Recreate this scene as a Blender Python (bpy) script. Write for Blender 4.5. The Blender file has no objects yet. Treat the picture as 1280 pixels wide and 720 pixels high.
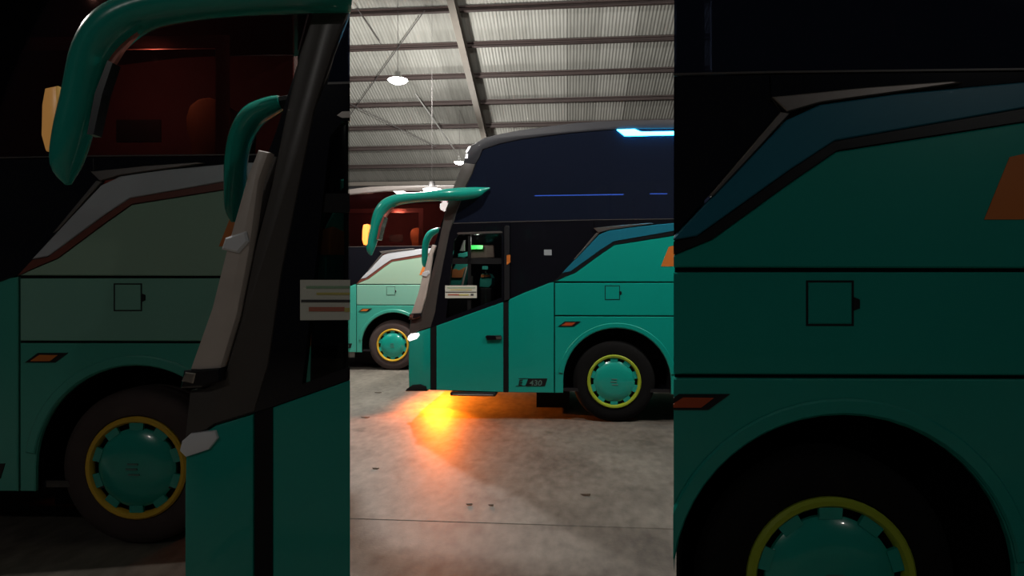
import bpy, bmesh, math, random
from mathutils import Vector, Matrix
random.seed(7)
R = math.radians
SC = bpy.context.scene
COL = SC.collection

# ------------------------------------------------------------------ camera
F = 800.0                    # focal length in pixels of the 1280x720 frame
CH = 1.69                    # camera height
cam_d = bpy.data.cameras.new('camera')
cam_d.sensor_width = 36.0
cam_d.lens = F / 1280.0 * 36.0
cam_d.clip_end = 200
cam = bpy.data.objects.new('camera', cam_d)
COL.objects.link(cam)
cam.location = (0, 0, CH)
cam.rotation_euler = (R(90), 0, 0)
SC.camera = cam

# ------------------------------------------------------------------ world, exposure
w = bpy.data.worlds.new('night')
SC.world = w
w.use_nodes = True
w.node_tree.nodes['Background'].inputs[0].default_value = (0.55, 0.62, 0.75, 1)
w.node_tree.nodes['Background'].inputs[1].default_value = 0.012
SC.view_settings.view_transform = 'Standard'
SC.view_settings.look = 'None'
SC.view_settings.gamma = 1.0
SC.view_settings.use_curve_mapping = False
SC.view_settings.exposure = 0.0

# hall lamps (x, y, z, watts); each gets its luminaire further down
HALL_LAMPS = [
    (-2.15, 12.05, 5.55, 1200),    # hangs between the two lit coaches
    (-1.43, 17.4, 5.06, 220),      # smaller one further back
    (-1.55, 12.4, 3.55, 10),       # low one added for the white highlight on the mirror arm
    (-1.3, 4.75, 6.7, 540),         # over the open floor
    (4.4, 5.2, 6.7, 680),
    (-7.5, 6.4, 6.7, 300),
]
FILL_LAMP = (-4.6, -5.0, 6.5, 125)    # unseen fill lamps added behind the camera to brighten the near coaches
DIM_LAMP_2 = (7.5, -5.0, 6.5, 75)

PSI = R(5.0)                 # hall and lit coaches are turned by this against the camera
CP, SN = math.cos(PSI), math.sin(PSI)
NX, NY = -1.337, 8.229       # front corner of the lit coach on the floor


def P(px, py, y=0.0):
    """photo pixel -> (s, z) on the plane at local depth y of the lit coach"""
    k = (px - 640) / F
    s = (k * (NY + y * CP) - NX - y * SN) / (CP + k * SN)
    d = NY - s * SN + y * CP
    return (s, CH - (py - 360) * d / F)


def PL(pts, y=0.0):
    return [P(a, b, y) for a, b in pts]


# ------------------------------------------------------------------ materials
MATS = {}


def new_mat(name):
    m = bpy.data.materials.new(name)
    m.use_nodes = True
    nt = m.node_tree
    return m, nt, nt.nodes['Principled BSDF']


def mat(name, col, rough=0.5, metal=0.0, coat=0.0, noise=0.0, scale=6.0, emit=None, es=0.0, spec=0.5, bump=0.0):
    m, nt, b = new_mat(name)
    b.inputs['Base Color'].default_value = (*col, 1)
    b.inputs['Roughness'].default_value = rough
    b.inputs['Metallic'].default_value = metal
    b.inputs['Coat Weight'].default_value = coat
    b.inputs['Coat Roughness'].default_value = 0.06
    b.inputs['Specular IOR Level'].default_value = spec
    if emit:
        b.inputs['Emission Color'].default_value = (*emit, 1)
        b.inputs['Emission Strength'].default_value = es
    if noise > 0 or bump > 0:
        tc = nt.nodes.new('ShaderNodeTexCoord')
        n = nt.nodes.new('ShaderNodeTexNoise')
        n.inputs['Scale'].default_value = scale
        n.inputs['Detail'].default_value = 6
        nt.links.new(tc.outputs['Object'], n.inputs['Vector'])
        if noise > 0:
            mx = nt.nodes.new('ShaderNodeMix')
            mx.data_type = 'RGBA'
            mx.inputs[6].default_value = (*[c * (1 - noise) for c in col], 1)
            mx.inputs[7].default_value = (*[min(1, c * (1 + noise)) for c in col], 1)
            nt.links.new(n.outputs['Fac'], mx.inputs[0])
            nt.links.new(mx.outputs[2], b.inputs['Base Color'])
        if bump > 0:
            bp = nt.nodes.new('ShaderNodeBump')
            bp.inputs['Strength'].default_value = bump
            bp.inputs['Distance'].default_value = 0.02
            nt.links.new(n.outputs['Fac'], bp.inputs['Height'])
            nt.links.new(bp.outputs[0], b.inputs['Normal'])
    MATS[name] = m
    return m


def glass(name, tint, refl=0.5, rough=0.02, sheen=None):
    m = bpy.data.materials.new(name)
    m.use_nodes = True
    nt = m.node_tree
    nt.nodes.clear()
    o = nt.nodes.new('ShaderNodeOutputMaterial')
    t = nt.nodes.new('ShaderNodeBsdfTransparent')
    t.inputs[0].default_value = (*tint, 1)
    g = nt.nodes.new('ShaderNodeBsdfGlossy')
    g.inputs['Roughness'].default_value = rough
    g.inputs['Color'].default_value = (refl, refl, refl, 1)
    fr = nt.nodes.new('ShaderNodeFresnel')
    fr.inputs['IOR'].default_value = 1.5
    mx = nt.nodes.new('ShaderNodeMixShader')
    nt.links.new(fr.outputs[0], mx.inputs[0])
    nt.links.new(t.outputs[0], mx.inputs[1])
    if sheen:
        df = nt.nodes.new('ShaderNodeBsdfDiffuse')  # navy diffuse share put in for the bluish reflection on the glass
        df.inputs[0].default_value = (*sheen, 1)
        m2 = nt.nodes.new('ShaderNodeMixShader')
        m2.inputs[0].default_value = 0.55
        nt.links.new(t.outputs[0], m2.inputs[1])
        nt.links.new(df.outputs[0], m2.inputs[2])
        nt.links.new(m2.outputs[0], mx.inputs[1])
    nt.links.new(g.outputs[0], mx.inputs[2])
    nt.links.new(mx.outputs[0], o.inputs[0])
    MATS[name] = m
    return m


TEAL = (0.001, 0.335, 0.265)
mat('teal_paint', TEAL, 0.32, 0, 0.6, 0.05, 1.2)
mat('mint_glare_upper', (0.32, 0.48, 0.36), 0.3, 0, 0.6, 0.06, 1.0)  # lamp glare painted into the teal, palest on the upper panel
mat('mint_glare_middle', (0.20, 0.45, 0.35), 0.3, 0, 0.6, 0.06, 1.0)
mat('mint_glare_lower', (0.05, 0.37, 0.285), 0.3, 0, 0.6, 0.06, 1.0)
mat('blue_teal', (0.008, 0.16, 0.24), 0.35, 0, 0.4)
mat('silver_band', (0.50, 0.52, 0.55), 0.4, 0.1, 0.3)
mat('black_gloss', (0.006, 0.006, 0.009), 0.12, 0, 0.3)
mat('black_stripe', (0.006, 0.007, 0.008), 0.35)
mat('brown_stripe', (0.17, 0.045, 0.03), 0.4)
mat('black_plastic', (0.005, 0.005, 0.0055), 0.6, noise=0.2, spec=0.25)
mat('sticker_grey', (0.33, 0.36, 0.38), 0.5)
mat('post_dark', (0.016, 0.016, 0.018), 0.35)
mat('lens_glow', (0.9, 0.9, 0.9), 0.2, emit=(1, 0.98, 0.95), es=1.3)  # white glow standing in for highlights on headlamp and roof corner
mat('grey_pillar', (0.075, 0.066, 0.06), 0.38, noise=0.1)
mat('cove_grey', (0.024, 0.024, 0.031), 0.55, 0, 0.0)
mat('cove_cream', (0.07, 0.06, 0.055), 0.4)
mat('chrome', (0.6, 0.57, 0.53), 0.18, 1.0, noise=0.1)
mat('dull_chrome', (0.30, 0.27, 0.25), 0.35, 0.9, noise=0.2, scale=12)
mat('cream_strip', (0.62, 0.54, 0.48), 0.4, noise=0.15, scale=9)
mat('orange_decal', (0.62, 0.17, 0.025), 0.45)
mat('rubber', (0.006, 0.0057, 0.0058), 0.85, noise=0.25, bump=0.1, spec=0.15)
mat('rubber_dusty', (0.055, 0.036, 0.033), 0.8, noise=0.25, bump=0.1)
mat('yellow_green', (0.36, 0.46, 0.03), 0.4)
mat('yellow_rim', (0.72, 0.43, 0.03), 0.4)
mat('hub_teal', (0.008, 0.36, 0.28), 0.25, 0, 0.6)
mat('white_print', (0.72, 0.72, 0.62), 0.6)
mat('print_yellow', (0.62, 0.55, 0.16), 0.6)
mat('print_green', (0.30, 0.48, 0.30), 0.6)
mat('print_dark', (0.05, 0.05, 0.05), 0.6)
mat('print_red', (0.5, 0.16, 0.10), 0.6)
mat('badge_grey', (0.10, 0.20, 0.17), 0.5)
mat('seat_teal', (0.03, 0.38, 0.31), 0.75)
mat('seat_orange', (0.60, 0.20, 0.06), 0.8)
mat('interior_brown', (0.09, 0.055, 0.045), 0.7, noise=0.15)
mat('interior_red', (0.22, 0.055, 0.045), 0.75, noise=0.15)
mat('interior_dark', (0.015, 0.014, 0.016), 0.8)
mat('rail_pink', (0.50, 0.17, 0.13), 0.6)
mat('marker_red', (0.45, 0.07, 0.02), 0.3)
mat('lamp_clear', (0.85, 0.86, 0.88), 0.15, 0, 0.4)
mat('lamp_white', (0.9, 0.9, 0.9), 0.3, emit=(1, 0.98, 0.93), es=25)
mat('lamp_amber', (0.9, 0.5, 0.2), 0.3, emit=(1.0, 0.24, 0.03), es=2.3)
mat('lamp_amber_dim', (0.9, 0.5, 0.2), 0.3, emit=(1.0, 0.45, 0.10), es=0.16)
mat('lamp_cyan', (0.3, 0.9, 1), 0.3, emit=(0.03, 0.55, 1.0), es=22)
mat('lamp_green', (0.1, 0.8, 0.2), 0.3, emit=(0.02, 0.85, 0.08), es=1.1)
mat('reflection_blue', (0.1, 0.2, 0.8), 0.3, emit=(0.13, 0.30, 0.85), es=13)
mat('fog_amber', (0.9, 0.5, 0.2), 0.3, emit=(1.0, 0.35, 0.03), es=25)
mat('steel_brown', (0.05, 0.034, 0.031), 0.6, 0.2, noise=0.3, scale=4)
mat('steel_beige', (0.20, 0.18, 0.155), 0.55, 0.1, noise=0.15, scale=4)
mat('steel_dark', (0.05, 0.045, 0.045), 0.6)
mat('galvanised', (0.45, 0.45, 0.43), 0.35, 0.6)
mat('wall_dark', (0.022, 0.021, 0.023), 0.8, noise=0.3, scale=2)
mat('leaf_brown', (0.05, 0.03, 0.015), 0.9)
glass('glass_upper', (0.30, 0.34, 0.46), 0.8, sheen=(0.016, 0.022, 0.045))
glass('glass_far', (0.55, 0.45, 0.45), 0.7)
glass('glass_door', (0.75, 0.78, 0.76), 0.5)
glass('glass_smoke', (0.10, 0.10, 0.11), 1.0)


def roof_mat():
    m, nt, b = new_mat('roof_sheet')
    b.inputs['Roughness'].default_value = 0.5
    b.inputs['Metallic'].default_value = 0.15
    oi = nt.nodes.new('ShaderNodeObjectInfo')
    tc = nt.nodes.new('ShaderNodeTexCoord')
    mp = nt.nodes.new('ShaderNodeMapping')
    mp.inputs['Scale'].default_value = (9, 0.5, 1)
    n = nt.nodes.new('ShaderNodeTexNoise')
    n.inputs['Scale'].default_value = 2.0
    n.inputs['Detail'].default_value = 5
    ad = nt.nodes.new('ShaderNodeMath')
    ad.operation = 'MULTIPLY_ADD'
    ad.inputs[1].default_value = 0.45
    cr = nt.nodes.new('ShaderNodeValToRGB')
    cr.color_ramp.elements[0].position = 0.2
    cr.color_ramp.elements[0].color = (0.25, 0.25, 0.225, 1)
    cr.color_ramp.elements[1].position = 1.0
    cr.color_ramp.elements[1].color = (0.43, 0.43, 0.395, 1)
    nt.links.new(tc.outputs['Object'], mp.inputs[0])
    nt.links.new(mp.outputs[0], n.inputs['Vector'])
    nt.links.new(oi.outputs['Random'], ad.inputs[0])
    nt.links.new(n.outputs['Fac'], ad.inputs[2])
    nt.links.new(ad.outputs[0], cr.inputs[0])
    nt.links.new(cr.outputs[0], b.inputs['Base Color'])
    MATS['roof_sheet'] = m


roof_mat()


def floor_mat(name, dark, light):
    m, nt, b = new_mat(name)
    tc = nt.nodes.new('ShaderNodeTexCoord')

    def noise(scale, detail, sx=1, sy=1):
        mp = nt.nodes.new('ShaderNodeMapping')
        mp.inputs['Scale'].default_value = (sx, sy, 1)
        n = nt.nodes.new('ShaderNodeTexNoise')
        n.inputs['Scale'].default_value = scale
        n.inputs['Detail'].default_value = detail
        nt.links.new(tc.outputs['Object'], mp.inputs[0])
        nt.links.new(mp.outputs[0], n.inputs['Vector'])
        return n

    n1 = noise(0.9, 8, 1.6, 1.0)
    n2 = noise(8, 8, 1.5, 0.7)
    n3 = noise(45, 6)
    cr = nt.nodes.new('ShaderNodeValToRGB')
    cr.color_ramp.elements[0].position = 0.36
    cr.color_ramp.elements[0].color = (*dark, 1)
    cr.color_ramp.elements[1].position = 0.66
    cr.color_ramp.elements[1].color = (*light, 1)
    mix = nt.nodes.new('ShaderNodeMix')
    mix.data_type = 'FLOAT'
    mix.inputs[0].default_value = 0.42
    nt.links.new(n1.outputs['Fac'], mix.inputs[2])
    nt.links.new(n2.outputs['Fac'], mix.inputs[3])
    nt.links.new(mix.outputs[0], cr.inputs[0])
    # dark oil stains
    cs = nt.nodes.new('ShaderNodeValToRGB')
    cs.color_ramp.elements[0].position = 0.24
    cs.color_ramp.elements[0].color = (0.55, 0.53, 0.5, 1)
    cs.color_ramp.elements[1].position = 0.40
    cs.color_ramp.elements[1].color = (1, 1, 1, 1)
    n4 = noise(2.6, 9, 1.2, 0.9)
    nt.links.new(n4.outputs['Fac'], cs.inputs[0])
    mu = nt.nodes.new('ShaderNodeMix')
    mu.data_type = 'RGBA'
    mu.blend_type = 'MULTIPLY'
    mu.inputs[0].default_value = 1.0
    nt.links.new(cr.outputs[0], mu.inputs[6])
    nt.links.new(cs.outputs[0], mu.inputs[7])
    nt.links.new(mu.outputs[2], b.inputs['Base Color'])
    b.inputs['Roughness'].default_value = 0.62
    b.inputs['Specular IOR Level'].default_value = 0.35
    bp = nt.nodes.new('ShaderNodeBump')
    bp.inputs['Strength'].default_value = 0.25
    bp.inputs['Distance'].default_value = 0.006
    nt.links.new(n3.outputs['Fac'], bp.inputs['Height'])
    nt.links.new(bp.outputs[0], b.inputs['Normal'])
    MATS[name] = m


floor_mat('concrete', (0.100, 0.086, 0.071), (0.235, 0.208, 0.174))
floor_mat('concrete_worn', (0.078, 0.065, 0.054), (0.205, 0.177, 0.147))

# ------------------------------------------------------------------ mesh helpers


def clip_bm(bm, clips):
    for co, no in clips:
        if not bm.verts:
            return
        geom = bm.verts[:] + bm.edges[:] + bm.faces[:]
        bmesh.ops.bisect_plane(bm, geom=geom, dist=1e-5, plane_co=co, plane_no=no, clear_outer=True)
        n = Vector(no).normalized()
        c = Vector(co)
        ed = [e for e in bm.edges if len(e.link_faces) == 1 and all(abs((v.co - c).dot(n)) < 1e-3 for v in e.verts)]
        if ed:
            try:
                bmesh.ops.holes_fill(bm, edges=ed, sides=0)
            except Exception:
                pass


def obj(name, bm, m, parent=None, smooth=False, clips=None):
    if clips:
        clip_bm(bm, clips)
    if not bm.faces:
        bm.free()
        return None
    bmesh.ops.recalc_face_normals(bm, faces=bm.faces[:])
    me = bpy.data.meshes.new(name)
    bm.to_mesh(me)
    bm.free()
    if smooth:
        for p in me.polygons:
            p.use_smooth = True
        try:
            me.set_sharp_from_angle(angle=R(38))
        except Exception:
            pass
    me.materials.append(MATS[m])
    o = bpy.data.objects.new(name, me)
    COL.objects.link(o)
    if parent:
        o.parent = parent
    return o


def bm_prism(pts, y0, y1, bevel=0.0, seg=1, bm=None, holes=()):
    """polygon in (s, z) extruded along y"""
    bm = bm or bmesh.new()
    if holes:
        edges = []
        for loop in [pts] + list(holes):
            vs = [bm.verts.new((a, y0, b)) for a, b in loop]
            edges += [bm.edges.new((vs[i], vs[(i + 1) % len(vs)])) for i in range(len(vs))]
        r = bmesh.ops.triangle_fill(bm, edges=edges, use_beauty=True)
        faces = [g for g in r['geom'] if isinstance(g, bmesh.types.BMFace)]
        r = bmesh.ops.extrude_face_region(bm, geom=faces)
        vv = [g for g in r['geom'] if isinstance(g, bmesh.types.BMVert)]
        bmesh.ops.translate(bm, verts=vv, vec=(0, y1 - y0, 0))
        return bm
    a = [bm.verts.new((p[0], y0, p[1])) for p in pts]
    b = [bm.verts.new((p[0], y1, p[1])) for p in pts]
    n = len(pts)
    f0 = bm.faces.new(a)
    bm.faces.new(b[::-1])
    for i in range(n):
        bm.faces.new((a[i], b[i], b[(i + 1) % n], a[(i + 1) % n]))
    if bevel > 0:
        bmesh.ops.recalc_face_normals(bm, faces=bm.faces[:])
        bmesh.ops.bevel(bm, geom=list(f0.edges), offset=bevel, segments=seg, affect='EDGES', profile=0.5, clamp_overlap=True)
    return bm


def bm_box(x0, x1, y0, y1, z0, z1, bevel=0.0, bm=None, seg=1):
    bm = bm or bmesh.new()
    r = bmesh.ops.create_cube(bm, size=1)
    vs = r['verts']
    for v in vs:
        v.co = Vector(((x0 + x1) / 2 + v.co.x * (x1 - x0), (y0 + y1) / 2 + v.co.y * (y1 - y0), (z0 + z1) / 2 + v.co.z * (z1 - z0)))
    if bevel > 0:
        es = list({e for v in vs for e in v.link_edges})
        bmesh.ops.bevel(bm, geom=es, offset=bevel, segments=seg, affect='EDGES', profile=0.5, clamp_overlap=True)
    return bm


def bm_tube(path, radii, n=10, sy=1.0, bm=None):
    """tube through 3d points; radii in the s-z plane, times sy along y"""
    bm = bm or bmesh.new()
    rings = []
    pts = [Vector(p) for p in path]
    for i, p in enumerate(pts):
        t = (pts[min(i + 1, len(pts) - 1)] - pts[max(i - 1, 0)]).normalized()
        up = Vector((0, 1, 0))
        if abs(t.dot(up)) > 0.95:
            up = Vector((0, 0, 1))
        side = t.cross(up).normalized()
        up2 = side.cross(t).normalized()
        r = radii[i] if isinstance(radii, (list, tuple)) else radii
        rings.append([bm.verts.new(p + side * r * math.cos(2 * math.pi * k / n) + up2 * r * sy * math.sin(2 * math.pi * k / n)) for k in range(n)])
    for a, b in zip(rings, rings[1:]):
        for k in range(n):
            bm.faces.new((a[k], a[(k + 1) % n], b[(k + 1) % n], b[k]))
    bm.faces.new(rings[0][::-1])
    bm.faces.new(rings[-1])
    return bm


def smooth_path(pts, sub=4):
    """Catmull-Rom through tuples of any length"""
    out = []
    n = len(pts)
    for i in range(n - 1):
        p0, p1, p2, p3 = pts[max(i - 1, 0)], pts[i], pts[i + 1], pts[min(i + 2, n - 1)]
        for k in range(sub):
            t = k / sub
            out.append(tuple(0.5 * (2 * b + (c - a) * t + (2 * a - 5 * b + 4 * c - d) * t * t + (3 * b - a - 3 * c + d) * t ** 3) for a, b, c, d in zip(p0, p1, p2, p3)))
    out.append(tuple(pts[-1]))
    return out


def bm_lathe(prof, cx, cz, n=40, bm=None, y0=0.0, closed=False):
    """profile (radius, y) turned about the y axis through (cx, cz)"""
    bm = bm or bmesh.new()
    rings = []
    for r, y in prof:
        if r < 1e-6:
            rings.append([bm.verts.new((cx, y0 + y, cz))])
        else:
            rings.append([bm.verts.new((cx + r * math.cos(2 * math.pi * k / n), y0 + y, cz + r * math.sin(2 * math.pi * k / n))) for k in range(n)])
    pairs = list(zip(rings, rings[1:]))
    if closed:
        pairs.append((rings[-1], rings[0]))
    for a, b in pairs:
        for k in range(n):
            k2 = (k + 1) % n
            if len(a) == 1 and len(b) == 1:
                continue
            if len(a) == 1:
                bm.faces.new((a[0], b[k], b[k2]))
            elif len(b) == 1:
                bm.faces.new((a[k], b[0], a[k2]))
            else:
                bm.faces.new((a[k], b[k], b[k2], a[k2]))
    return bm


def tag(o, label, cat, group=None):
    o['label'] = label
    o['category'] = cat
    if group:
        o['group'] = group
    return o


def struct(o):
    o['kind'] = 'structure'
    return o


def empty(name, loc=(0, 0, 0), rz=0.0):
    o = bpy.data.objects.new(name, None)
    o.empty_display_size = 0.2
    COL.objects.link(o)
    o.location = loc
    o.rotation_euler = (0, 0, rz)
    return o


def arc(cx, cz, r, a0, a1, n):
    return [(cx + r * math.cos(R(a0 + (a1 - a0) * i / n)), cz + r * math.sin(R(a0 + (a1 - a0) * i / n))) for i in range(n + 1)]


def hall(u, v, z=0.0):
    """hall coordinates (along the purlins, across them) -> world"""
    return Vector((u * CP + v * SN, -u * SN + v * CP, z))


# ------------------------------------------------------------------ the setting
HALL_RZ = -PSI
# floor: concrete slabs with joints between them
fl = struct(obj('floor', bm_box(-34, 34, -14, 30, -0.4, -0.03), 'black_plastic'))
fl.rotation_euler = (0, 0, HALL_RZ)
# the joint seen in the photo: (438,646)-(842,660)
VJ = 4.57
slab_edges = [VJ - 15.0, VJ - 10.0, VJ - 5.0, VJ, VJ + 12.6, VJ + 19.0]
for i in range(len(slab_edges) - 1):
    v0, v1 = slab_edges[i] + 0.005, slab_edges[i + 1] - 0.005
    for u0, u1 in ((-22.0, -8.0), (-8.0, 9.0), (9.0, 23.0)):
        s_ = obj('concrete_slab', bm_box(u0 + 0.005, u1 - 0.005, v0, v1, -0.03, 0.0, 0.004), 'concrete' if v0 >= VJ else 'concrete_worn', fl)

# roof: corrugated sheets on purlins and rafters, falling away from the camera
H0 = CH + 10.0
RM = 0.299


def roof_z(v):
    return H0 - RM * v


V_NEAR, V_EAVE = -3.0, 21.3
SLEN = math.hypot(1, RM)
ang = -math.atan(RM)
ceil = empty('ceiling', (0, 0, 0), HALL_RZ)
bm = bmesh.new()
q = [bm.verts.new((u, v, roof_z(v) + 0.10)) for u, v in ((-24, V_NEAR), (24, V_NEAR), (24, V_EAVE), (-24, V_EAVE))]
bm.faces.new(q)
bpy.data.objects.remove(ceil)
ceil = struct(obj('ceiling', bm, 'steel_dark'))
ceil.rotation_euler = (0, 0, HALL_RZ)
# one corrugated sheet, ten waves of 76 mm, repeated
WAVE, NW = 0.076, 10
SW = WAVE * NW
bm = bmesh.new()
prev = None
for i in range(NW * 6 + 1):
    u = i * WAVE / 6
    z = 0.0048 * math.sin(2 * math.pi * i / 6)
    a = bm.verts.new((u, V_NEAR, roof_z(V_NEAR) + z))
    b = bm.verts.new((u, V_EAVE, roof_z(V_EAVE) + z))
    if prev:
        bm.faces.new((prev[0], a, b, prev[1]))
    prev = (a, b)
sheet0 = obj('roof_sheet', bm, 'roof_sheet', ceil, smooth=True)
n_sh = 44
for i in range(n_sh):
    s_ = sheet0 if i == 0 else sheet0.copy()
    if i:
        COL.objects.link(s_)
        s_.parent = ceil
    s_.location = (-17.5 + i * SW, 0, 0.006 * (i % 2))
# purlins: C channels, each a piece of the roof
P_STEP, P_0 = 1.117, 13.4
k0 = int((V_NEAR - P_0) / P_STEP) + 1
for k in range(k0, 8):
    v = P_0 + k * P_STEP
    if v > V_EAVE - 0.2:
        continue
    zt = roof_z(v) - 0.03
    bm = bm_box(-17.5, 16, v - 0.035, v + 0.035, zt - 0.030, zt)
    bm_box(-17.5, 16, v + 0.02, v + 0.035, zt - 0.11, zt - 0.03, bm=bm)
    bm_box(-17.5, 16, v - 0.055, v + 0.035, zt - 0.122, zt - 0.11, bm=bm)
    obj('purlin', bm, 'steel_brown', ceil)
# rafters: I beams under the purlins
for u in (-14.36, -8.36, -2.36, 3.64, 9.64, 15.64):
    bm = bmesh.new()
    for (ua, ub, za, zb) in ((-0.075, 0.075, -0.17, -0.155), (-0.012, 0.012, -0.40, -0.17), (-0.075, 0.075, -0.42, -0.40)):
        vs = []
        for v in (V_NEAR, V_EAVE - 0.1):
            for uu, zz in ((ua, za), (ub, za), (ub, zb), (ua, zb)):
                vs.append(bm.verts.new((u + uu, v, roof_z(v) + zz)))
        bm.faces.new(vs[0:4][::-1])
        bm.faces.new(vs[4:8])
        for j in range(4):
            bm.faces.new((vs[j], vs[(j + 1) % 4], vs[4 + (j + 1) % 4], vs[4 + j]))
    obj('rafter', bm, 'steel_beige', ceil)
    # column at the eave
    bm = bm_box(u - 0.1, u + 0.1, V_EAVE - 0.30, V_EAVE - 0.1, 0.0, roof_z(V_EAVE) - 0.3)
    obj('column', bm, 'steel_beige', ceil)
# eave beam and back wall
bm = bm_box(-17.5, 16, V_EAVE - 0.1, V_EAVE, roof_z(V_EAVE) - 0.16, roof_z(V_EAVE) - 0.03)
obj('eave_beam', bm, 'steel_beige', ceil)
wb = struct(obj('wall_back', bm_box(-17.5, 16, V_EAVE, V_EAVE + 0.15, 0.0, roof_z(V_EAVE) - 0.05), 'wall_dark'))
wb.rotation_euler = (0, 0, HALL_RZ)


def on_roof(px, py, drop=0.2):
    """photo pixel -> hall (u, v, z) on the plane a little under the roof sheets"""
    dx, dz = (px - 640) / F, -(py - 360) / F
    # v = X*SN + Y*CP ; CH + dz*Y = H0 - drop - RM*v
    Y = (H0 - drop - CH) / (dz + RM * (dx * SN + CP))
    X = dx * Y
    return Vector((X * CP - Y * SN, X * SN + Y * CP, CH + dz * Y))


for a, b in (((531, 13), (436, 146)), ((446, 10), (476, 55)), ((438, 130), (545, 184))):
    obj('brace_rod', bm_tube([on_roof(*a), on_roof(*b)], 0.010, 6), 'steel_dark', ceil)

# ------------------------------------------------------------------ hall lamps


def hall_lamp(x, y, z, watt, label, size=0.2, group='hall lamps'):
    t = empty('hall_lamp', (x, y, z))
    tag(t, label, 'lamp', group)
    # bell reflector, holder and bulb
    prof = [(size * 0.28, size * 1.05), (size * 0.34, size * 0.7), (size * 0.62, size * 0.42), (size * 0.95, size * 0.30), (size * 0.93, size * 0.27), (size * 0.58, size * 0.38), (size * 0.26, size * 0.66), (size * 0.2, size * 1.05)]
    bm = bm_lathe(prof, 0, 0, 24)
    bmesh.ops.rotate(bm, verts=bm.verts[:], cent=(0, 0, 0), matrix=Matrix.Rotation(R(90), 3, 'X'))
    obj('reflector', bm, 'galvanised' if watt > 50 else 'steel_dark', t, True)
    bm = bm_lathe([(0, -size * 0.12), (size * 0.45, -size * 0.02), (size * 0.82, size * 0.16), (size * 0.92, size * 0.28), (0, size * 0.29)], 0, 0, 20)
    bmesh.ops.rotate(bm, verts=bm.verts[:], cent=(0, 0, 0), matrix=Matrix.Rotation(R(90), 3, 'X'))
    obj('bulb_lens', bm, 'lamp_white', t, True)
    v = x * SN + y * CP
    top = roof_z(v) - z - 0.02
    obj('cable', bm_tube([(0, 0, size), (0, 0, top)], 0.005 if watt > 50 else 0.0025, 6), 'steel_dark', t)
    l = bpy.data.lights.new('lamp_light', 'POINT')
    l.energy = watt
    l.color = (1.0, 0.965, 0.91)
    l.shadow_soft_size = size * 0.55
    lo = bpy.data.objects.new('lamp_light', l)
    COL.objects.link(lo)
    lo.parent = t
    lo.location = (0, 0, -size * 0.62)
    return t


LAMP_LABELS = ['bright lamp hanging between the lit teal coach and the mint coach',
               'small lamp far back beside the roof corner of the lit teal coach',
               'low lamp added as the white highlight just above the mirror arm',
               'lamp hanging over the open concrete floor before the lit teal coach',
               'lamp hanging over the rear of the lit teal coach',
               'lamp hanging over the aisle beside the mint coach']
for (x, y, z, wt), lb in zip(HALL_LAMPS, LAMP_LABELS):
    t_ = hall_lamp(x, y, z, wt, lb, {220: 0.16, 10: 0.19}.get(wt, 0.2))
    if wt == 220:
        # slanting feed pipe of the small lamp: (520,118) -> (574,197)
        a = on_roof(519, 117, 0.2)
        aw = hall(a.x, a.y, a.z)
        obj('feed_cable', bm_tube([aw - Vector((x, y, z)), (0, 0, 0.2)], 0.018, 6), 'galvanised', t_)
hall_lamp(*FILL_LAMP, 'unseen fill lamp added across the aisle from the dim mint coach', 0.2)
hall_lamp(*DIM_LAMP_2, 'unseen fill lamp added across the aisle from the dim teal flank', 0.2)

# ------------------------------------------------------------------ coach
LEN = 12.0
WID = 2.5
SW1 = 2.627                  # front axle
WR = 0.515                   # tyre radius
SW2 = 8.55
BOT = 0.375


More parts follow.
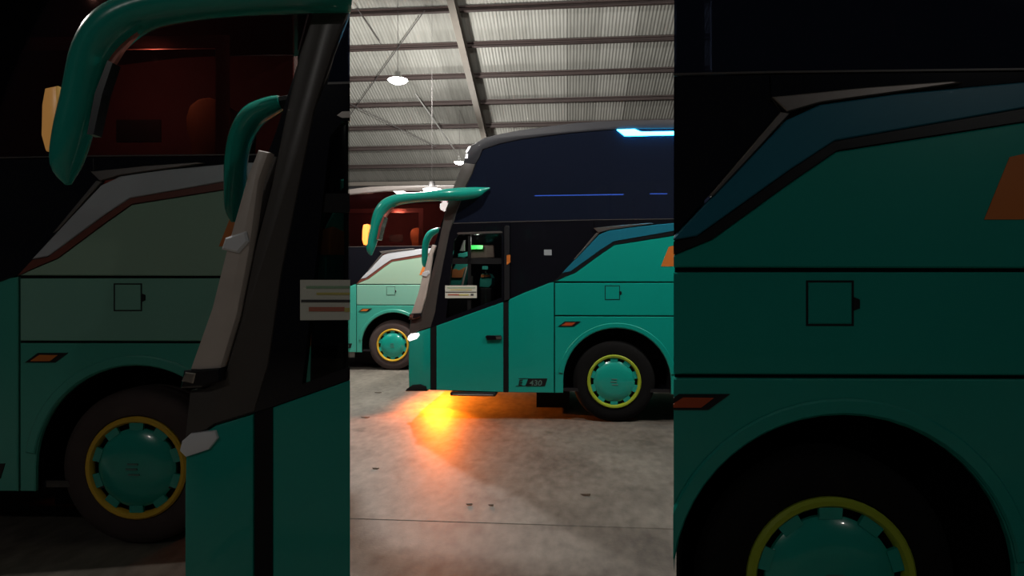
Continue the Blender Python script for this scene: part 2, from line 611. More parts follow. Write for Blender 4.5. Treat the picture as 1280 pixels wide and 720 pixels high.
def coach(label, loc, rz, livery='teal', dk=1.0, clips=None, cabin=2.0, lit=True, detail=True, group=None):
    t = empty('coach_bus', loc, rz)
    tag(t, label, 'bus', group)
    far = livery == 'mint'
    C = dict(up='mint_glare_upper' if far else 'teal_paint', mid='mint_glare_middle' if far else 'teal_paint', low='mint_glare_lower' if far else 'teal_paint',
             band='silver_band' if far else 'blue_teal', stripe='brown_stripe' if far else 'black_stripe',
             cove='cove_cream' if far else 'cove_grey', glass='glass_far' if far else 'glass_upper',
             tyre='rubber_dusty' if far else 'rubber', rim='yellow_rim' if far else 'yellow_green')

    def part(name, bm, m, parent=None, smooth=False):
        return obj(name, bm, m, parent or t, smooth, clips)

    ROOF_Z = P(842, 149)[1]
    # ---- outline of the coach seen from the side, front bottom to roof to rear
    front = PL([(511, 487), (510.5, 470), (510.5, 440), (511, 415), (513, 399), (517, 386), (523, 368), (530, 345), (538, 316), (545, 297), (552, 275), (560, 250), (566, 233), (572, 217), (578, 203), (584, 188), (589, 181.5)])
    roof = PL([(604.7, 172), (625, 167), (651, 162), (688, 157), (721, 152.9), (755, 151), (800, 149.6)]) + [(P(842, 149)[0], ROOF_Z), (LEN - 0.35, ROOF_Z), (LEN - 0.1, ROOF_Z - 0.2), (LEN, 2.0), (LEN, 0.6), (LEN - 0.1, BOT)]
    outline = front + roof
    cs, cz = 5.0, 1.9

    def inset(pts, d):
        out = []
        n = len(pts)
        for i in range(n):
            a, b, c = Vector(pts[i - 1]), Vector(pts[i]), Vector(pts[(i + 1) % n])
            e1, e2 = (b - a).normalized(), (c - b).normalized()
            nn = (Vector((e1.y, -e1.x)) + Vector((e2.y, -e2.x)))
            nn = nn.normalized() if nn.length > 1e-6 else Vector((0, 0))
            out.append((b.x + nn.x * d, b.y + nn.y * d))
        return out

    # orientation: clockwise front-up-roof-rear, inside lies to the right of the walk
    inner = inset(outline, 0.06)
    bm = bmesh.new()
    n = len(outline)
    V = {}
    for i in range(n):
        for j, (pp, yy) in enumerate(((outline[i], 0.05), (outline[i], WID - 0.05), (inner[i], 0.05), (inner[i], WID - 0.05))):
            V[i, j] = bm.verts.new((pp[0], yy, pp[1]))
    for i in range(n):
        k = (i + 1) % n
        bm.faces.new((V[i, 0], V[i, 1], V[k, 1], V[k, 0]))
        bm.faces.new((V[i, 2], V[k, 2], V[k, 3], V[i, 3]))
        bm.faces.new((V[i, 0], V[k, 0], V[k, 2], V[i, 2]))
        bm.faces.new((V[i, 1], V[i, 3], V[k, 3], V[k, 1]))
    part('body_shell', bm, 'black_gloss')
    # front skin below the windscreen, full width
    nose = PL([(511, 487), (510.5, 470), (510.5, 440), (511, 415)])
    bm = bmesh.new()
    rows = []
    for s, z in nose:
        row = []
        for yy, ds in ((0.02, 0.03), (0.06, -0.005), (0.16, -0.02), (0.5, -0.03), (WID - 0.5, -0.03), (WID - 0.16, -0.02), (WID - 0.02, 0.03)):
            row.append(bm.verts.new((s + ds, yy, z)))
        rows.append(row)
    for a, b in zip(rows, rows[1:]):
        for k in range(len(a) - 1):
            bm.faces.new((a[k], a[k + 1], b[k + 1], b[k]))
    part('front_panel', bm, C['low'], smooth=True)
    # valance lip under the bumper
    part('front_valance', bm_box(-0.02, 0.02, 0.6, WID - 0.03, 0.27, 0.40, 0.008), 'black_plastic')
    # far side wall, plain
    bm = bm_prism(inset(outline, 0.012), WID - 0.06, WID)
    part('far_side_wall', bm, 'interior_red' if far else 'interior_dark')
    # decks and chassis
    part('upper_deck', bm_box(1.6, LEN - 0.1, 0.07, WID - 0.06, 2.30, 2.36), 'interior_dark')
    part('cab_floor', bm_box(0.12, 1.7, 0.07, WID - 0.06, 0.95, 1.0), 'interior_dark')
    part('cab_bulkhead', bm_box(1.62, 1.68, 0.07, WID - 0.06, 1.0, 2.3), 'interior_dark')
    part('chassis', bm_box(3.5, SW2 - 0.8, 0.45, WID - 0.45, 0.26, 0.5), 'black_plastic')
    part('glow_block', bm_box(1.62, 2.07, 0.66, WID - 0.06, 0.06, 0.6), 'black_plastic')  # dark block added to stop the amber glow beneath the floor
    part('front_axle', bm_tube([(SW1, 0.3, WR), (SW1, WID - 0.3, WR)], 0.1, 10), 'black_plastic')
    part('rear_axle', bm_tube([(SW2, 0.3, WR), (SW2, WID - 0.3, WR)], 0.13, 10), 'black_plastic')

    # ---- side panels
    s842 = P(842, 353)[0]
    G = 0.008
    xa = P(545.5, 440)[0]                       # door, front edge
    xb = P(629, 440)[0]
    xc = P(635.5, 440)[0]
    xd = P(693, 440)[0]
    # dark backing behind the gaps
    a1 = arc(*P(771, 477), 0.668, 180, 0, 24)
    a2 = [(x - SW1 + SW2, z) for x, z in a1]
    low_z = P(693, 491)[1]
    top_diag = PL([(523, 414), (545, 407), (629, 377), (655, 366), (687, 353.3)])
    z353 = P(760, 353)[1]
    z395 = P(760, 395)[1]
    back = [(0.04, low_z + 0.01)] + top_diag + PL([(700, 347), (703, 342), (723, 321), (748, 295), (761, 289), (791, 285), (842, 280)]) + [(LEN - 0.05, P(842, 278)[1]), (LEN - 0.05, low_z + 0.01)]
    back += [(a2[-1][0], low_z + 0.01)] + a2[::-1] + [(a2[0][0], low_z + 0.01), (a1[-1][0], low_z + 0.01)] + a1[::-1] + [(a1[0][0], low_z + 0.01)]
    part('side_frame', bm_prism(back, 0.028, 0.05), 'black_plastic')
    # front corner
    fc = PL([(511, 487), (510.5, 470), (510.5, 440), (511, 424), (516, 418.5), (523, 414), (538, 409.5), (538, 487.5)])
    part('front_corner_panel', bm_prism(fc, 0.0, 0.045, 0.018, 2), C['low'], smooth=True)
    hl = PL([(509.5, 424), (510.5, 420), (514, 417), (523.5, 416), (524.5, 419), (521, 423.5), (512, 426.5)])
    o = part('headlamp', bm_prism(hl, -0.015, 0.05, 0.008, 2), 'lens_glow' if lit and not far else 'lamp_clear', smooth=True)  # glow imitates the bright reflection on the lens
    bc = PL([(507, 488.8), (508.5, 486), (516, 481), (526, 480.2), (533, 483), (534, 488.8)])
    part('bumper_corner', bm_prism(bc, -0.02, 0.10, 0.012, 2), 'black_plastic', smooth=True)
    # door: lower skin, frame, panes
    dl = PL([(545.5, 407.3), (629, 377.5), (629, 490.3), (545.5, 487.8)])
    part('door_panel', bm_prism(dl, 0.0, 0.028, 0.006), C['low'])
    hd = PL([(607, 420.5), (609, 419), (626, 419), (627.5, 421), (627, 424.5), (609, 425)])
    h = part('door_handle', bm_prism(hd, -0.03, 0.0, 0.006), 'black_gloss')
    if h:
        part('handle_tip', bm_prism(PL([(620, 420.5), (627, 420.2), (627, 423.5), (621, 424)]), -0.036, -0.028), 'dull_chrome', h)
    # door seals, upright black strips
    part('door_seal', bm_prism(PL([(538.3, 487.5), (538.3, 409.5), (545.2, 407), (545.2, 487.8)]), 0.008, 0.03), 'black_plastic')
    part('door_seal', bm_prism(PL([(629.2, 490.4), (629.2, 377.5), (635.3, 375), (635.3, 490.6)]), 0.008, 0.03), 'black_plastic')
    part('door_step', bm_box(P(563, 494)[0], P(620, 494)[0], -0.03, 0.25, 0.315, 0.365, 0.012), 'black_plastic')
    part('step_edge', bm_box(P(566, 494)[0], P(617, 494)[0], -0.042, -0.028, 0.325, 0.342, 0.004), 'dull_chrome')
    # black mask around the door window
    outer = PL([(523, 414), (530, 395), (545, 345), (557, 303), (566, 279.5), (637.5, 277.5), (637.5, 374.5), (629, 377.2), (545, 407)])
    hole = PL([(557, 398), (568, 300), (573, 294), (624, 292), (627, 295), (627, 372)])
    part('door_frame', bm_prism(outer, 0.004, 0.05, holes=[hole]), 'black_gloss')
    gl = PL([(556, 399), (567, 299), (573, 293), (625, 291), (628, 294), (628, 373)])
    dg = part('door_glass', bm_prism(gl, 0.030, 0.036), 'glass_door')
    part('sash_bar', bm_prism(PL([(561, 330), (562, 322.5), (628, 322.5), (628, 330)]), 0.014, 0.03), 'black_plastic', dg or t)
    part('sash_bar', bm_prism(PL([(584, 392), (585, 293), (588.5, 293), (588.5, 391)]), 0.014, 0.03), 'black_plastic', dg or t)
    part('frame_trim', bm_prism(PL([(571, 292), (573, 290.5), (625, 288.8), (628, 289.5), (628, 291.3), (573, 293)]), -0.006, 0.01), 'dull_chrome')
    part('door_post', bm_prism(PL([(630.5, 376), (630.5, 284), (632, 282), (636, 282), (637, 284), (637, 374)]), -0.012, 0.012, 0.005), 'post_dark')
    part('side_reflector', bm_prism(PL([(633.5, 319), (638, 318.5), (638, 328), (633.5, 331.5)]), -0.018, -0.01), 'orange_decal')
    # card in the door window
    cd = part('route_card', bm_prism(PL([(556.5, 356.8), (596, 356.8), (596, 372.5), (556.5, 372.7)]), -0.004, 0.004), 'white_print')
    if cd:
        for (x0, y0, x1, y1, mm) in ((557, 364.6, 595.5, 365.6, 'print_dark'), (559, 359.2, 594, 360.2, 'print_green'), (563, 361.8, 590, 362.7, 'print_yellow'), (560, 367.5, 574, 369.2, 'print_red'), (574, 367.8, 586, 369.4, 'print_yellow'), (588.5, 367.3, 592, 369.6, 'print_dark')):
            part('card_line', bm_prism(PL([(x0, y0), (x1, y0), (x1, y1), (x0, y1)]), -0.007, -0.004), mm, cd)
    # black panel behind the door, up to the window line
    bp = PL([(638, 277.8), (742, 275.5), (742.5, 285.8), (747, 290.5), (717, 324.5), (702.3, 341.6), (702, 347.5), (687, 353.2), (655, 365.6), (638, 374)])
    part('side_mask', bm_prism(bp, 0.004, 0.05, 0.004), 'black_gloss')
    if not far:
        part('mask_sticker', bm_prism(PL([(680, 312), (689.5, 312), (689.5, 319), (680, 319)]), 0.001, 0.005), 'sticker_grey')
    part('side_mask', bm_prism(PL([(742.3, 275.5), (842, 274.3)]) + [(LEN - 0.1, P(842, 274)[1])] + [(LEN - 0.1, P(842, 276)[1])] + PL([(842, 278.6), (791, 283.3), (761, 287.5), (746, 290), (742.8, 285.5)]), 0.004, 0.05, 0.003), 'black_gloss')
    # teal strip between door and first seam
    st = PL([(635.7, 374.8), (655, 366.2), (687, 353.6), (692.3, 352.8), (692.3, 491), (635.7, 490.4)])
    part('side_panel', bm_prism(st, 0.0, 0.028, 0.006), C['low'])
    # badge
    bd = part('badge_plate', bm_prism(PL([(656.5, 482.6), (660.3, 473), (684.3, 473), (681.3, 482.6)]), -0.005, 0.0), 'black_stripe')
    for pl in ([(644.2, 482.8), (656.4, 482.8), (656.6, 482.1), (645, 482.1)], [(648, 473.6), (660, 473.6), (660.2, 472.9), (648.2, 472.9)]):
        part('badge_border', bm_prism(PL(pl), -0.004, 0.0), 'black_stripe', bd or t)
    if bd:
        for txt, px, hh, mm in (('E', 647.6, 7.0, 'black_stripe'), ('430', 661.6, 6.6, 'badge_grey')):
            cu = bpy.data.curves.new('badge_text', 'FONT')
            cu.body = txt
            cu.size = 0.1 * hh / 7.0
            cu.extrude = 0.002
            cu.offset = 0.0006
            cu.shear = 0.12
            tmp = bpy.data.objects.new('badge_text', cu)
            COL.objects.link(tmp)
            dg_ = bpy.context.evaluated_depsgraph_get()
            me = bpy.data.meshes.new_from_object(tmp.evaluated_get(dg_))
            bpy.data.objects.remove(tmp)
            b2 = bmesh.new()
            b2.from_mesh(me)
            bpy.data.meshes.remove(me)
            s0, z0 = P(px, 481.6)
            for v in b2.verts:
                v.co = Vector((s0 + v.co.x * 1.12, -0.007 + v.co.z, z0 + v.co.y))
            part('badge_lettering', b2, mm, bd)
    # upper, middle and lower skins behind the seam
    up = PL([(693.5, 351.8), (702, 348), (719, 341), (750, 318.5), (768, 306.2), (842, 294.6)]) + [(5.0, P(842, 290)[1]), (LEN - 0.02, P(842, 288)[1]), (LEN - 0.02, z353 + G)] + PL([(842, 352.2)])
    part('upper_side_panel', bm_prism(up, 0.0, 0.028, 0.006), C['up'])
    md = [(xd + G, z353 - G), (LEN - 0.02, z353 - G), (LEN - 0.02, z395 + G), (xd + G, z395 + G)]
    mp = part('middle_side_panel', bm_prism(md, 0.0, 0.028, 0.006), C['mid'])
    # fuel flap with dark joint and latch
    fo = PL([(756, 357), (774.8, 357), (774.8, 375), (756, 375)])
    fi = PL([(757, 358), (773.8, 358), (773.8, 374), (757, 374)])
    if mp:
        part('flap_joint', bm_prism(fo, -0.0015, 0.0, holes=[PL([(756.8, 357.8), (774, 357.8), (774, 374.2), (756.8, 374.2)])]), 'black_stripe', mp)
        part('fuel_flap', bm_prism(fi, -0.003, 0.0, 0.002), C['mid'], mp)
        part('flap_latch', bm_prism(PL([(774.5, 363.5), (777, 364.5), (777, 368), (774.5, 369)]), -0.008, 0.0, 0.003), 'black_stripe', mp)
    lo = [(xd + G, low_z), (xd + G, z395 - G), (LEN - 0.02, z395 - G), (LEN - 0.02, low_z)]
    lo += [(a2[-1][0], low_z)] + a2[::-1] + [(a2[0][0], low_z), (a1[-1][0], low_z)] + a1[::-1] + [(a1[0][0], low_z)]
    lp = part('lower_side_panel', bm_prism(lo, 0.0, 0.028, 0.006), C['low'])
    # wheel arch lips and liners
    for dx in (0.0, SW2 - SW1):
        c = P(771, 477)
        ro, ri = arc(c[0] + dx, c[1], 0.735, 172, 8, 24), arc(c[0] + dx, c[1], 0.672, 172, 8, 24)
        part('arch_lip', bm_prism(ro + ri[::-1], -0.014, 0.0, 0.008), C['low'], lp or t)
        bm = bmesh.new()
        aa = [(a1[0][0] + dx, low_z)] + [(x + dx, z) for x, z in a1] + [(a1[-1][0] + dx, low_z)]
        vv = [[bm.verts.new((x, yy, z)) for x, z in aa] for yy in (0.03, 0.62)]
        for i in range(len(aa) - 1):
            bm.faces.new((vv[0][i], vv[0][i + 1], vv[1][i + 1], vv[1][i]))
        bm.faces.new(vv[1])
        part('wheel_well', bm, 'black_plastic')
    # marker lamp on the lower panel
    mk = part('marker_bezel', bm_prism(PL([(697.5, 408), (706, 401.8), (726, 401.8), (717.5, 408)]), -0.006, 0.0), 'black_stripe')
    if mk:
        part('marker_lens', bm_prism(PL([(701.5, 407), (707.5, 403), (719.5, 403.2), (714.5, 407)]), -0.012, -0.006), 'marker_red' if not far else 'orange_decal', mk)
    # accent band, its stripe and chrome lips
    bnd = PL([(702.6, 341.4), (723, 320), (748, 294), (761, 288), (791, 283.7), (842, 279)]) + [(5.0, P(842, 276.5)[1]), (LEN - 0.05, P(842, 276.5)[1]), (LEN - 0.05, P(842, 285)[1]), (5.0, P(842, 285)[1])] + PL([(842, 289), (767, 302), (750, 313), (713, 339.5)])
    part('accent_band', bm_prism(bnd, -0.012, 0.028, 0.005), C['band'])
    stp = PL([(692.5, 352.2), (702.3, 342), (713, 340), (750, 313.5), (767, 302.3), (842, 289.3)]) + [(5.0, P(842, 285.3)[1]), (LEN - 0.05, P(842, 285.3)[1]), (LEN - 0.05, P(842, 288)[1]), (5.0, P(842, 290)[1])] + PL([(842, 294.2), (768, 305.7), (750, 318), (719, 340.6), (702, 347.6)])
    part('accent_stripe', bm_prism(stp, -0.004, 0.028), C['stripe'])
    part('chrome_lip', bm_prism(PL([(742, 285.2), (778, 281.5), (812, 279), (817, 279.5), (791, 283.2), (761, 287.3), (748, 291)]), -0.022, 0.0, 0.004), 'dull_chrome')
    part('chrome_lip', bm_prism(PL([(745.5, 291), (749, 291.5), (733, 309), (719.5, 323.5), (717, 324.5)]), -0.020, 0.0, 0.003), 'dull_chrome')
    # orange decal on the upper panel
    od = PL([(826, 333), (836, 308.4), (842, 307)])
    od += [(od[2][0] + 0.42, od[2][1] + 0.03), (od[0][0] + 0.42, od[0][1])]
    part('orange_decal', bm_prism(od, -0.003, 0.0), 'orange_decal')

    # ---- upper side: cove, pillar, long tinted window
    cove = PL([(589, 182), (604.7, 172.3), (625, 167.3), (651, 162.3), (688, 157.3), (721, 153.2), (755, 151.3), (800, 150)]) + [(P(842, 149)[0], ROOF_Z - 0.002), (LEN - 0.36, ROOF_Z - 0.002), (LEN - 0.36, ROOF_Z - 0.12)] + PL([(842, 160.5), (800, 160.8), (755, 162.5), (705, 167), (651, 174), (625, 179.5), (603, 187), (599, 197), (594, 205), (585, 205), (579, 203), (584, 190)])
    part('roof_cove', bm_prism(cove, 0.0, 0.06, 0.012, 2), C['cove'], smooth=True)
    pil = PL([(513, 400.5), (520, 399), (527, 393), (533, 372), (538.5, 345), (545, 320), (551, 290), (556, 268), (562, 250), (567.5, 233), (573.5, 217), (579, 203.3), (594, 205.3), (590, 217), (582, 233), (576, 250), (569, 268), (562, 290), (556, 320), (549, 355), (544, 390), (538.5, 408.8), (523, 413.6), (516, 418), (511, 420)])
    part('windscreen_pillar', bm_prism(pil, -0.006, 0.05, 0.012, 2), 'grey_pillar', smooth=True)
    # pale edge strip of the windscreen with its clamp and foot
    stp2 = PL([(514.5, 392), (523, 368), (529, 344), (537, 316), (541, 306), (545.5, 307), (541.5, 318), (538, 345), (533, 371), (526.5, 392)])
    ws = part('windscreen_edge_strip', bm_prism(stp2, -0.035, 0.02, 0.014, 2), 'cream_strip', smooth=True)
    if ws:
        part('strip_clamp', bm_prism(PL([(527.5, 345), (529, 340.5), (537, 338), (538, 342), (534, 346.5)]), -0.05, -0.02, 0.008), 'lamp_clear', ws)
        part('strip_foot', bm_prism(PL([(511.5, 399), (513, 392), (527, 391), (527.5, 396), (520, 398.5)]), -0.05, 0.02, 0.008), 'black_gloss', ws)
        part('foot_cap', bm_prism(PL([(512.5, 396), (514, 392.5), (518, 393), (517, 397)]), -0.056, -0.045, 0.004), 'chrome', ws)
    win = PL([(566.5, 279.3), (569.5, 268), (576.5, 250), (582.5, 233), (590.5, 217), (594.5, 205.5), (599.5, 197), (603.5, 187.5), (625, 180), (651, 174.5), (705, 167.5), (755, 163), (800, 161.3), (842, 161)]) + [(LEN - 0.3, ROOF_Z - 0.12), (LEN - 0.12, P(842, 273)[1])] + PL([(842, 273.8), (742, 275), (638, 277.2)])
    part('side_window', bm_prism(win, 0.012, 0.02), C['glass'])
    part('window_rail', bm_prism(PL([(567, 279.6), (638, 277.5), (742, 275.1), (842, 273.9)]) + [(LEN - 0.1, P(842, 273.5)[1]), (LEN - 0.1, P(842, 273)[1])] + PL([(842, 273.1), (742, 274.3), (638, 276.6), (567.3, 278.7)]), 0.002, 0.03), 'grey_pillar')
    # glowing patches put in for lamp reflections on the roof corner
    for pl in ([(582, 190), (585.5, 183.5), (588, 182.6), (587, 186), (584, 190.5)], [(581.5, 198), (582.5, 192.5), (585, 192.5), (584.5, 198)]):
        part('corner_glint', bm_prism(PL(pl), -0.012, 0.02, 0.004), 'lens_glow' if lit and not far else 'lamp_clear')
    # lit strip at the roof edge
    ls = PL([(771, 162.3), (793, 161.7), (801, 165), (842, 164.6)]) + [(4.6, P(842, 164)[1]), (4.6, P(842, 168)[1])] + PL([(842, 168.6), (800, 169.6), (781, 170)])
    part('roof_light_strip', bm_prism(ls, -0.02, 0.01, 0.004), 'lamp_cyan' if lit and not far else 'lamp_clear')

    # ---- inside
    if not far:
        part('reflection_strip', bm_prism(PL([(668, 243.2), (780, 241.6), (780, 242.7), (668, 244.2)]), 0.06, 0.07), 'reflection_blue' if lit else 'dull_chrome')  # glowing strip put in for a tube light's reflection in the window
        part('reflection_strip', bm_prism(PL([(813, 240.8), (835, 240.8), (835, 241.7), (813, 241.7)]), 0.06, 0.07), 'reflection_blue' if lit else 'dull_chrome')
    # passenger seats on the upper deck
    y_seat = 0.35 * dk
    for i in range(8):
        s0 = 3.07 + i * 0.92
        pts = [(-0.13, 2.36), (-0.135, 2.45), (-0.115, 2.55), (-0.12, 2.64), (-0.15, 2.73), (-0.155, 2.82), (-0.13, 2.90), (-0.07, 2.945), (0.0, 2.955), (0.07, 2.93), (0.12, 2.87), (0.14, 2.78), (0.135, 2.68), (0.11, 2.56), (0.09, 2.46), (0.08, 2.36)]
        st_ = part('passenger_seat', bm_prism([(s0 + a, b) for a, b in pts], y_seat, y_seat + 0.42, 0.02, 2), 'seat_orange', smooth=True)
        if st_:
            part('seat_cushion', bm_box(s0 - 0.5, s0 - 0.08, y_seat, y_seat + 0.42, 2.36, 2.50, 0.03), 'interior_brown', st_)
    # curtain rails and window post of the mint coach
    if far or True:
        s1, s2 = (P(748, 190)[0], P(822, 190)[0])
        zt = CH + (360 - 262) * 13.1 / 800
        part('curtain_rail', bm_box(s1 - 1.2, s2, 0.10 * dk, 0.13 * dk, zt - 0.05, zt + 0.035), 'rail_pink' if far else 'interior_dark')
        part('window_post', bm_box(s2, s2 + 0.09, 0.10 * dk, 0.13 * dk, 2.36, zt + 0.035), 'rail_pink' if far else 'interior_dark')
        part('seat_screen', bm_box(2.42, 2.72, 0.5 * dk, 0.52 * dk + 0.01, 2.67, 2.82), 'interior_brown')
    if far:
        part('curtain', bm_box(P(655, 200)[0], P(728, 200)[0], 0.15 * dk, 0.18 * dk, 2.38, 3.30, 0.01), 'interior_red')
    # driver's cab seen through the door glass
    yc = 0.5 * dk

    def cabpart(name, pts, m, d=0.06, y=None, parent=None, bev=0.01):
        yy = yc if y is None else y
        q = [P(a, b, 0.5) for a, b in pts]
        dsx = 0.5 * (SN - dk * math.sin(-rz)) / CP
        return part(name, bm_prism([(a + dsx, b) for a, b in q], yy, yy + d, bev), m, parent)

    sb = cabpart('driver_seat', [(562, 357), (563.5, 348), (566, 336), (569, 330), (574, 328.5), (584, 328.5), (584, 333), (578, 357)], 'seat_teal', 0.3 * dk + 0.04)
    if sb:
        cabpart('headrest_cover', [(565, 347), (566, 337), (570, 336), (574, 338), (582, 334), (578, 347)], 'seat_orange', 0.02, yc - 0.021, sb, 0)
        cabpart('seat_belt', [(577, 357), (583.5, 333), (584.8, 333), (579.5, 357)], 'cream_strip', 0.012, yc - 0.036, sb, 0)
        cabpart('seat_base', [(560, 400), (561, 357), (585, 357), (585, 400)], 'interior_dark', 0.3 * dk + 0.04, None, sb)
    cabpart('sun_visor', [(572, 321.5), (572, 317), (577, 316), (584, 314.5), (584, 320), (580, 322)], 'seat_teal', 0.03)
    cabpart('visor_arm', [(574, 314), (576, 308), (579, 300), (581.5, 300), (581, 314)], 'galvanised', 0.02)
    pn = cabpart('roof_console', [(586, 323), (586, 305.5), (616, 306), (617, 321.5)], 'interior_brown', 0.05, yc + 0.1)
    cabpart('display', [(588, 311.6), (588.2, 306.6), (603.5, 306.6), (603.2, 311.2)], 'lamp_green' if lit else 'badge_grey', 0.02, yc - 0.01, None, 0)
    cs_ = cabpart('crew_seat', [(598, 359), (598.5, 349), (601, 342), (611, 342), (614, 347), (613.5, 356), (610, 360)], 'seat_teal', 0.3 * dk + 0.04, yc + 0.1)
    if cs_:
        cabpart('headrest_cover', [(599.8, 346.5), (600.6, 342.6), (611, 342.4), (612.5, 345.5)], 'seat_orange', 0.02, yc + 0.08, cs_, 0)
        cabpart('seat_base', [(599, 400), (599, 360), (613, 360), (613, 400)], 'interior_dark', 0.3 * dk + 0.04, yc + 0.1, cs_)
    cabpart('dash_mirror', [(602.5, 336.5), (603, 332.5), (610, 332.5), (610, 337)], 'seat_teal', 0.02, None, None, 0)
    cabpart('gear_lever', [(587.5, 358), (588, 345), (591, 345), (591, 358)], 'dull_chrome', 0.02, None, None, 0)
    if cabin > 0:
        l = bpy.data.lights.new('cab_light', 'POINT')
        l.energy = cabin
        l.shadow_soft_size = 0.05
        l.color = (1, 0.95, 0.88)
        lo_ = bpy.data.objects.new('cab_light', l)
        COL.objects.link(lo_)
        lo_.parent = t
        s0, z0 = P(594 if lit else 568, 297)
        lo_.location = (s0, 0.22 * dk, z0 + (-0.03 if lit else 0.09))
    if far:
        for (lx, ly, lz, en) in ((2.75, 0.03 + 0.05 * dk, 3.18, 16.0 if lit else 2.2), (1.9, 0.9 if lit else 0.75, 3.40, 22.0 if lit else 2.6)):  # unseen lights added to brighten the saloon behind the window
            l = bpy.data.lights.new('saloon_fill', 'POINT')
            l.energy = en
            l.shadow_soft_size = 0.012
            l.color = (1, 0.62, 0.48)
            lo_ = bpy.data.objects.new('saloon_fill', l)
            COL.objects.link(lo_)
            lo_.parent = t
            lo_.location = (lx, ly, lz)

    # ---- mirrors
    ym = -0.16
    yk = ym * dk
    sh = lambda y: y * (SN - dk * math.sin(-rz)) / CP      # same station in the picture for a shallower build
    path = [(610.5, 232.8, 0.8), (603, 235.5, 3.5), (594, 239, 6.8), (575, 242, 8.2), (552, 244, 7.2), (530, 246, 6.2), (511, 247.6, 6.6), (494, 250.5, 7.2), (482, 257, 8), (474, 267.5, 7.4), (469.5, 283, 6.6), (465.5, 300, 6.4), (463, 312, 5), (464, 319, 1.2)]
    sp = smooth_path(path, 4)
    pts, rr = [], []
    for a, b, r in sp:
        s, z = P(a, b, ym)
        yy = yk if a < 560 else yk + (a - 560) / 50 * (-yk - 0.02)
        pts.append((s, yy, z))
        rr.append(max(r, 0.4) * 0.0101)
    ma = part('mirror_arm', bm_tube(pts, rr, 14, 1.15), 'hub_teal' if not far else C['low'], smooth=True)
    if ma:
        am = part('turn_lamp', bm_prism(PL([(454.3, 300), (454.6, 288), (455.8, 281.5), (460.5, 280.5), (461.5, 300), (461, 306), (456, 306.2)], ym), yk - 0.06 * dk, yk + 0.06 * dk, 0.012, 2), 'lamp_amber' if lit and not far else 'lamp_amber_dim', ma, True)
        part('mirror_glass', bm_prism(PL([(473, 300), (476, 284), (481, 271), (483, 272), (479, 284), (475.5, 300)], ym), yk - 0.08 * dk, yk + 0.08 * dk), 'chrome', ma)
        part('mirror_bracket', bm_prism(PL([(478, 273), (489, 258), (492, 259), (486, 266), (481, 274)], ym), yk - 0.03 * dk, yk + 0.03 * dk), 'rail_pink', ma)
    # mirror on the far corner
    yf = 2.45
    path = [(549, 287, 3), (545, 288.5, 3.8), (538, 292.5, 4.6), (533.5, 300, 4.4), (531.5, 309, 4.2), (531, 320, 4), (530.5, 329, 3.2), (530.5, 334, 1)]
    sp = smooth_path(path, 4)
    pts, rr = [], []
    for a, b, r in sp:
        s, z = P(a, b, yf)
        pts.append((s + sh(yf), yf * dk, z))
        rr.append(r * 0.0132)
    mf = obj('mirror_arm', bm_tube(pts, rr, 12, 1.3), 'hub_teal' if not far else C['low'], t, True)
    # stay tying the far arm to the windscreen corner
    a = P(549, 287, yf)
    a = (a[0] + sh(yf), a[1])
    obj('mirror_stay', bm_tube([(a[0], yf * dk, a[1]), (a[0] + 0.35, yf * dk, a[1] + 0.05)], 0.035, 8), 'black_plastic', t, True)

    # ---- wheels
    for sx in (SW1, SW2):
        for side in (0, 1):
            yo = 0.045 if side == 0 else WID - 0.045
            sg = 1 if side == 0 else -1
            pr = [(0.33, 0.02), (0.345, 0.0), (0.40, -0.005), (0.455, 0.0), (0.495, 0.02), (0.512, 0.05), (0.515, 0.09), (0.508, 0.10), (0.508, 0.11), (0.515, 0.12), (0.515, 0.19), (0.508, 0.20), (0.508, 0.21), (0.515, 0.22), (0.512, 0.26), (0.49, 0.30), (0.33, 0.31), (0.30, 0.16)]
            ty = part('wheel', bm_lathe([(r, y * sg) for r, y in pr], sx, WR, 56, y0=yo, closed=True), C['tyre'], smooth=True)
            if not ty or side == 1:
                continue
            # rim ring, dark dish, slotted cover
            rg = [(0.335, 0.03), (0.337, -0.005), (0.325, -0.018), (0.305, -0.014), (0.295, 0.0), (0.292, 0.03)]
            part('rim_ring', bm_lathe(rg, sx, WR, 48, y0=yo, closed=True), C['rim'], ty, True)
            part('wheel_dish', bm_lathe([(0, 0.06), (0.31, 0.06), (0.31, 0.08), (0, 0.08)], sx, WR, 32, y0=yo), 'black_plastic', ty)
            cov = part('hub_cover', bm_lathe([(0, -0.035), (0.06, -0.035), (0.15, -0.028), (0.225, -0.012), (0.258, 0.012), (0.258, 0.03), (0, 0.03)], sx, WR, 48, y0=yo), 'hub_teal', ty, True)
            if cov:
                for k in range(10):
                    c0 = 2 * math.pi * (k + 0.5) / 10
                    dth = 0.16
                    quad = []
                    for r, aa in ((0.25, -dth * 1.1), (0.25, dth * 1.1), (0.297, dth), (0.297, -dth)):
                        quad.append((sx + r * math.cos(c0 + aa), WR + r * math.sin(c0 + aa)))
                    part('cover_tab', bm_prism(quad, yo + 0.0, yo + 0.02), 'hub_teal', cov)
                bm = bmesh.new()
                for (x0, z0, x1, z1) in ((-0.035, 0.028, 0.035, 0.038), (-0.045, -0.005, 0.03, 0.006), (-0.03, -0.04, 0.045, -0.030)):
                    bm_box(sx + x0, sx + x1, yo - 0.040, yo - 0.030, WR + z0, WR + z1, bm=bm)
                part('hub_emblem', bm, 'badge_grey', cov)
    return t


GRP = 'parked coaches'
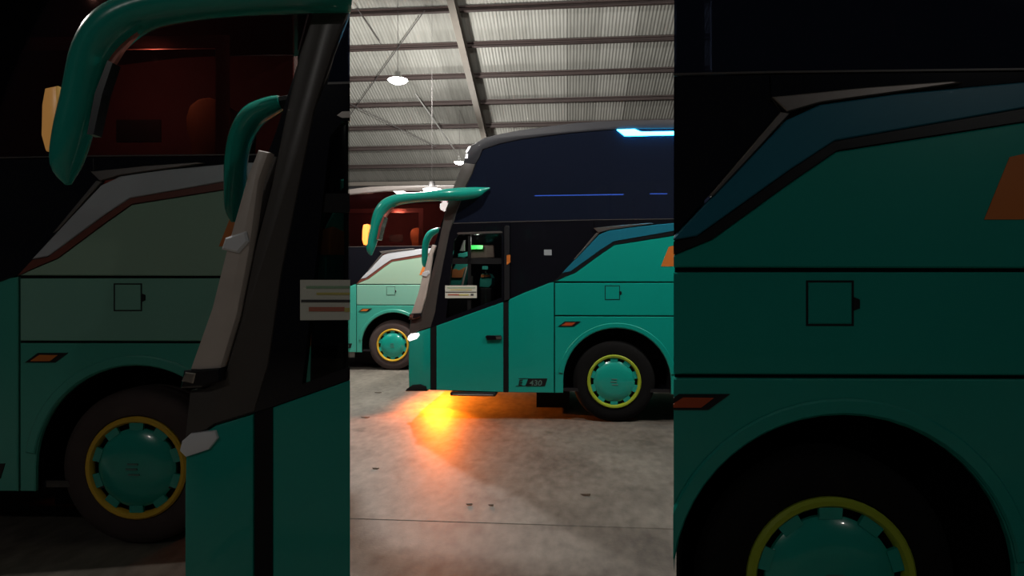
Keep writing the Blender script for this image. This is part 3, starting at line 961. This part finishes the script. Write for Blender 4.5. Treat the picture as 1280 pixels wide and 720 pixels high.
# the lit coach and the mint coach behind it
main = coach('lit teal coach with cyan roof light strip and amber glow under its nose', (NX, NY, 0), -PSI, 'teal', cabin=5.0, lit=True)
MX, MY = -2.456 - SW1 * CP, 13.1 + SW1 * SN
mint = coach('brightly lit mint coach with silver band and red-brown stripe behind the teal coach', (MX, MY, 0), -PSI, 'mint', cabin=0.5, lit=True)

# amber fog lamps under the nose of the lit coach: two shine down, the third is added to spread the glow sideways
for kind, ly, en, aim in (('POINT', 1.1, 120, None), ('POINT', 2.0, 110, None), ('SPOT', 1.0, 270, (-0.05, -1.0, -0.36))):
    fx = 0.09 if not aim else 0.22
    fg = obj('fog_lamp', bm_tube([(fx, ly, 0.42), (fx, ly, 0.345)], [0.05, 0.04], 14), 'fog_amber', main, True)
    l = bpy.data.lights.new('fog_light', kind)
    l.energy = en
    l.color = (1.0, 0.21, 0.012) if not aim else (1.0, 0.15, 0.004)
    l.shadow_soft_size = 0.02
    lo = bpy.data.objects.new('fog_light', l)
    COL.objects.link(lo)
    lo.parent = main
    lo.location = (fx, ly, 0.32)
    if aim:
        l.spot_size = R(96)
        l.spot_blend = 0.6
        lo.rotation_euler = Vector(aim).to_track_quat('-Z', 'Y').to_euler()

# added cut-off copies of both coaches, standing much nearer and unlit
Z = 3.168
PSI2 = math.asin(SN / Z)
C2, S2 = math.cos(PSI2), math.sin(PSI2)


def near_loc(sa, x0, y0):
    """root so that station sa lies at the same x and a nearer y than on the far one"""
    xa, ya = x0 + sa * CP, (y0 - sa * SN) / Z
    return (xa - sa * C2, ya + sa * S2, 0)


def end_panel(t, s, deg, sign, y0=0.03, y1=2.4, z1=3.70):
    """dark bulkhead that closes the cut end"""
    tn = math.tan(R(deg)) * -sign
    bm = bmesh.new()
    a, b = (s + tn * y0, y0), (s + tn * y1, y1)
    n = (-sign * 0.012, 0)
    vs = [bm.verts.new((p[0] + k * n[0], p[1], z)) for z in (0.3, z1) for k in (0.2, 1.2) for p in (a, b)]
    for f in ((0, 1, 3, 2), (4, 6, 7, 5), (0, 4, 5, 1), (2, 3, 7, 6), (0, 2, 6, 4), (1, 5, 7, 3)):
        bm.faces.new([vs[i] for i in f])
    return obj('end_bulkhead', bm, 'black_plastic', t)


def cut(s, deg, sign):
    return ((s, 0, 0), (sign * math.cos(R(deg)), math.sin(R(deg)), 0))


s_l = P(576, 360)[0]
nose = coach('added dim copy of the teal coach nose with amber mirror lamp before the dim mint copy', near_loc(0.4, NX, NY), -PSI2, 'teal', 1 / Z, [cut(s_l, 20, 1), ((0, 1.2, 0), (0, 1, 0))], cabin=0.35, lit=False)
s_r = P(704, 360)[0]
flank = coach('added dim copy of the teal coach flank with blue band and big wheel close to the camera', near_loc(2.6, NX, NY), -PSI2, 'teal', 1 / Z, [cut(s_r, 20, -1), ((0, 1.2, 0), (0, 1, 0))], cabin=0, lit=False)
s_m = (-1.22 - MX) / CP
end_panel(nose, s_l, 20, 1, 0.06, 1.15, 3.15)
end_panel(flank, s_r, 20, -1, 0.06, 1.15)
side = coach('added dim copy of the mint coach with silver band behind the dim teal nose copy', near_loc(2.6, MX, MY), -PSI2, 'mint', 1 / Z, [cut(s_m, 25, 1), ((0, 1.5, 0), (0, 1, 0))], cabin=0, lit=False)
for t in (main, mint, nose, flank, side):
    t['group'] = GRP
end_panel(side, s_m, 25, 1, 0.06, 1.45)
for t, yb, s0, s1 in ((flank, 1.17, s_r + 0.48, LEN - 0.1), (side, 1.47, 0.14, s_m - 0.74)):
    # plain lining that closes the back of the short body
    obj('back_lining', bm_prism([(s0, 0.05), (s0, 1.2), (max(s0, 0.8), 3.25), (max(s0, 1.0), 3.55), (max(s0, 1.5), 3.68), (max(s0, 2.2), 3.72), (s1, 3.72), (s1, 0.05)], yb, yb + 0.03), 'interior_red' if t is side else 'black_plastic', t)
# parts outside a cut are dropped
for o in list(flank.children):
    if o.name.split('.')[0] in ('mirror_arm', 'mirror_stay'):
        bpy.data.objects.remove(o)

# ------------------------------------------------------------------ litter on the floor
for px, py, r, lb in ((457, 522, 0.05, 'dark dry leaf at the edge of the orange glow on the floor'), (470, 586, 0.028, 'tiny dark leaf crumb on the pale lit floor beside the glow'), (473, 491, 0.05, 'dark leaf flake on the floor near the mint coach wheel'),
                      (587, 631, 0.022, 'dark leaf just beyond the floor joint, the larger of a pair'), (614, 632, 0.018, 'dark leaf just beyond the floor joint, the smaller of a pair'), (733, 619, 0.035, 'flat dark leaf in the shadowed floor before the wheel')):
    d = F * CH / (py - 360)
    x = (px - 640) / F * d
    bm = bmesh.new()
    ctr = [bm.verts.new((x + r * math.cos(k * 0.9) * (1.6 if k % 2 else 1.0), d + r * math.sin(k * 0.9) * (0.8 if k % 3 else 1.3), 0.002 + 0.004 * (k % 2))) for k in range(7)]
    tp = bm.verts.new((x, d, 0.010))
    for k in range(7):
        bm.faces.new((ctr[k], ctr[(k + 1) % 7], tp))
    bm.faces.new(ctr[::-1])
    tag(obj('dry_leaf', bm, 'leaf_brown'), lb, 'leaf', 'dry leaves on the floor')
